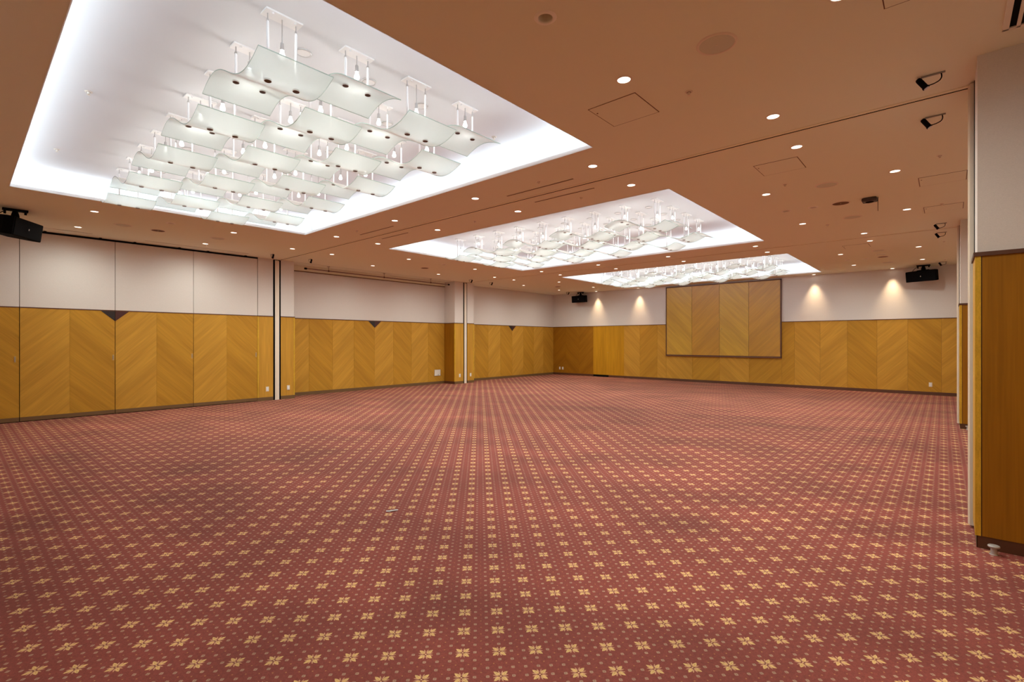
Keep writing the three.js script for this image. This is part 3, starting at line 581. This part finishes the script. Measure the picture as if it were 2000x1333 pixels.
// black loudspeakers on ceiling brackets
function loudspeaker(x, d, yaw, tilt, label, bracketTurn = 0) {
  const t = thing('loudspeaker', label, 'loudspeaker', x, CEIL, -d, 'black loudspeakers on ceiling brackets');
  put('ceiling_bracket', mergeGeometries([box(0.30, 0.03, 0.10, 0, -0.015, 0), box(0.03, 0.07, 0.05, -0.12, -0.05, 0), box(0.03, 0.05, 0.05, 0.12, -0.045, 0)]), M.black, t).rotation.y = bracketTurn;
  put('stem', mergeGeometries([cyl(0.03, 0.05, 0.07, 16, 0, -0.06, 0), new THREE.SphereGeometry(0.052, 20, 14).translate(0, -0.115, 0)]), M.black, t);
  const head = put('cabinet', (() => {
    const s = new THREE.Shape(); s.moveTo(-0.34, 0.16); s.lineTo(0.34, 0.16); s.lineTo(0.34, 0.04); s.lineTo(0.2, -0.2); s.lineTo(-0.2, -0.2); s.lineTo(-0.34, 0.04); s.closePath();   // plan: front edge at +y
    const g = new THREE.ExtrudeGeometry(s, { depth: 0.27, bevelEnabled: true, bevelSize: 0.012, bevelThickness: 0.012, bevelSegments: 2 }); g.rotateX(Math.PI / 2); g.translate(0, 0.135, 0); return g;
  })(), M.blackSoft, t, 0, -0.30, 0);
  head.rotation.order = 'YXZ'; head.rotation.y = yaw; head.rotation.x = tilt;
  put('front_grille', new RoundedBoxGeometry(0.66, 0.275, 0.012, 3, 0.005), M.black, head, 0, 0, 0.178);
  put('badge', box(0.018, 0.03, 0.003, 0, 0, 0.186), M.steel, head);
  put('yoke', box(0.26, 0.02, 0.08, 0, 0.156, 0), M.black, head);
  const c = new THREE.CatmullRomCurve3([[-0.12, -0.03, 0], [-0.2, -0.07, -0.02], [-0.28, -0.14, -0.06]].map((v) => new THREE.Vector3(...v))); const cab = put('cable', new THREE.TubeGeometry(c, 12, 0.007, 8), M.black, t); cab.rotation.y = yaw;
}
loudspeaker(-11.38, 0.63, Math.PI - 0.57, 0.14, 'large black loudspeaker hanging at the left picture edge', Math.PI / 2);
loudspeaker(-12.1, 18.2, 0, 0.08, 'black loudspeaker hanging in the far left corner');
loudspeaker(-0.52, 18.12, -0.32, 0.16, 'black loudspeaker hanging near the right end of the back wall');
// hanging pipe in the middle bay
{
  const t = thing('hanging_pipe', 'brown metal pipe hung from the ceiling along the left wall', 'pipe', -13.39, CEIL, -9.06);
  const p = put('pipe', cyl(0.016, 0.016, 5.22, 16), M.pipe, t, 0, -0.127, 0); p.rotation.x = Math.PI / 2;
  for (const s of [-1, 1]) { const c = put('end_cap', cyl(0.028, 0.028, 0.06, 16), M.black, t, 0, -0.127, s * 2.62); c.rotation.x = Math.PI / 2; }
  for (const d of [7.12, 8.99, 10.87]) { put('hanger_rod', cyl(0.006, 0.006, 0.12, 10), M.pipe, t, 0, -0.06, 9.06 - d); put('flange', cyl(0.04, 0.04, 0.008, 20), M.pipe, t, 0, -0.004, 9.06 - d); put('clamp', cyl(0.024, 0.024, 0.03, 14).rotateX(Math.PI / 2), M.baseDark, t, 0, -0.127, 9.06 - d); }
}

// ================================================================ wall fittings and small things
function outlet(x, d, face, label) {
  const t = thing('wall_outlet', label, 'outlet', x, 0.3, -d, 'wall outlets'); t.rotation.y = face;
  put('cover_plate', new RoundedBoxGeometry(0.075, 0.122, 0.008, 3, 0.003), M.plate, t, 0, 0, 0.004); put('socket', new RoundedBoxGeometry(0.032, 0.07, 0.004, 2, 0.0015), M.white, t, 0, 0, 0.0085);
  for (const y of [-0.018, 0.018]) for (const s of [-0.006, 0.006]) put('pin_slot', box(0.002, 0.009, 0.001, s, y, 0.0107), M.plateDark, t);
}
const xp = XL - 0.01 + TB;
outlet(xp, 5.353, Math.PI / 2, 'cream outlet left of the jamb on the near left pillar'); outlet(xp, 5.897, Math.PI / 2, 'cream outlet right of the jamb on the near left pillar');
outlet(xp, 12.09, Math.PI / 2, 'cream outlet left of the jamb on the far left pillar'); outlet(xp, 12.63, Math.PI / 2, 'cream outlet right of the jamb on the far left pillar');
outlet(-13.43, DB - TB, 0, 'left of two cream outlets in the far corner'); outlet(-13.263, DB - TB, 0, 'right of two cream outlets in the far corner'); outlet(-0.373, DB - TB, 0, 'cream outlet at the right end of the back wall');
{
  const t = thing('connection_box', 'square grey metal connection plate beside the far left pillar', 'wall plate', XW + TB, 0.405, -11.51); t.rotation.y = Math.PI / 2;
  put('cover', new RoundedBoxGeometry(0.27, 0.215, 0.012, 3, 0.003), M.plate, t, 0, 0, 0.006); put('frame', mergeGeometries([box(0.28, 0.008, 0.014, 0, 0.108, 0.007), box(0.28, 0.008, 0.014, 0, -0.108, 0.007), box(0.008, 0.22, 0.014, 0.136, 0, 0.007), box(0.008, 0.22, 0.014, -0.136, 0, 0.007)]), M.steel, t); put('latch', cyl(0.016, 0.016, 0.01, 16).rotateX(Math.PI / 2), M.plateDark, t, 0.03, -0.075, 0.015);
}
for (const [x, d, label] of [[0.249, 4.985, 'metal mushroom door stop on the carpet by the near right pillar'], [0.261, 11.68, 'small metal door stop by the far right pillar']]) {
  const t = thing('door_stop', label, 'door stop', x, 0, -d, 'metal door stops');
  put('post', new THREE.LatheGeometry([[0.024, 0], [0.024, 0.004], [0.019, 0.008], [0.018, 0.05], [0.018, 0.052]].map(([a, b]) => new THREE.Vector2(a, b)), 24), M.plateSteel, t); put('cap', new THREE.LatheGeometry([[0, 0.052], [0.03, 0.052], [0.034, 0.056], [0.034, 0.064], [0.03, 0.068], [0, 0.069]].map(([a, b]) => new THREE.Vector2(a, b)), 24), M.plateSteel, t);
}
{
  const g = new THREE.PlaneGeometry(0.105, 0.026, 12, 1), p = g.attributes.position; for (let i = 0; i < p.count; i++) { const x = p.getX(i); p.setZ(i, 0.004 + 0.35 * Math.max(0, x) ** 2 * 3 + 0.002 * Math.sin(x * 60)); } g.rotateX(-Math.PI / 2); g.computeVertexNormals();
  const t = tagPaper(g); t.rotation.y = 0.95;
}
function tagPaper(g) { const m = put('paper_scrap', g, std({ color: rgb(0.5, 0.52, 0.5), roughness: 0.8, side: THREE.DoubleSide }), scene, -3.785, 0.003, -2.625); m.userData = { label: 'small pale scrap of paper lying on the carpet', category: 'paper' }; return m; }

renderer.render(scene, camera);
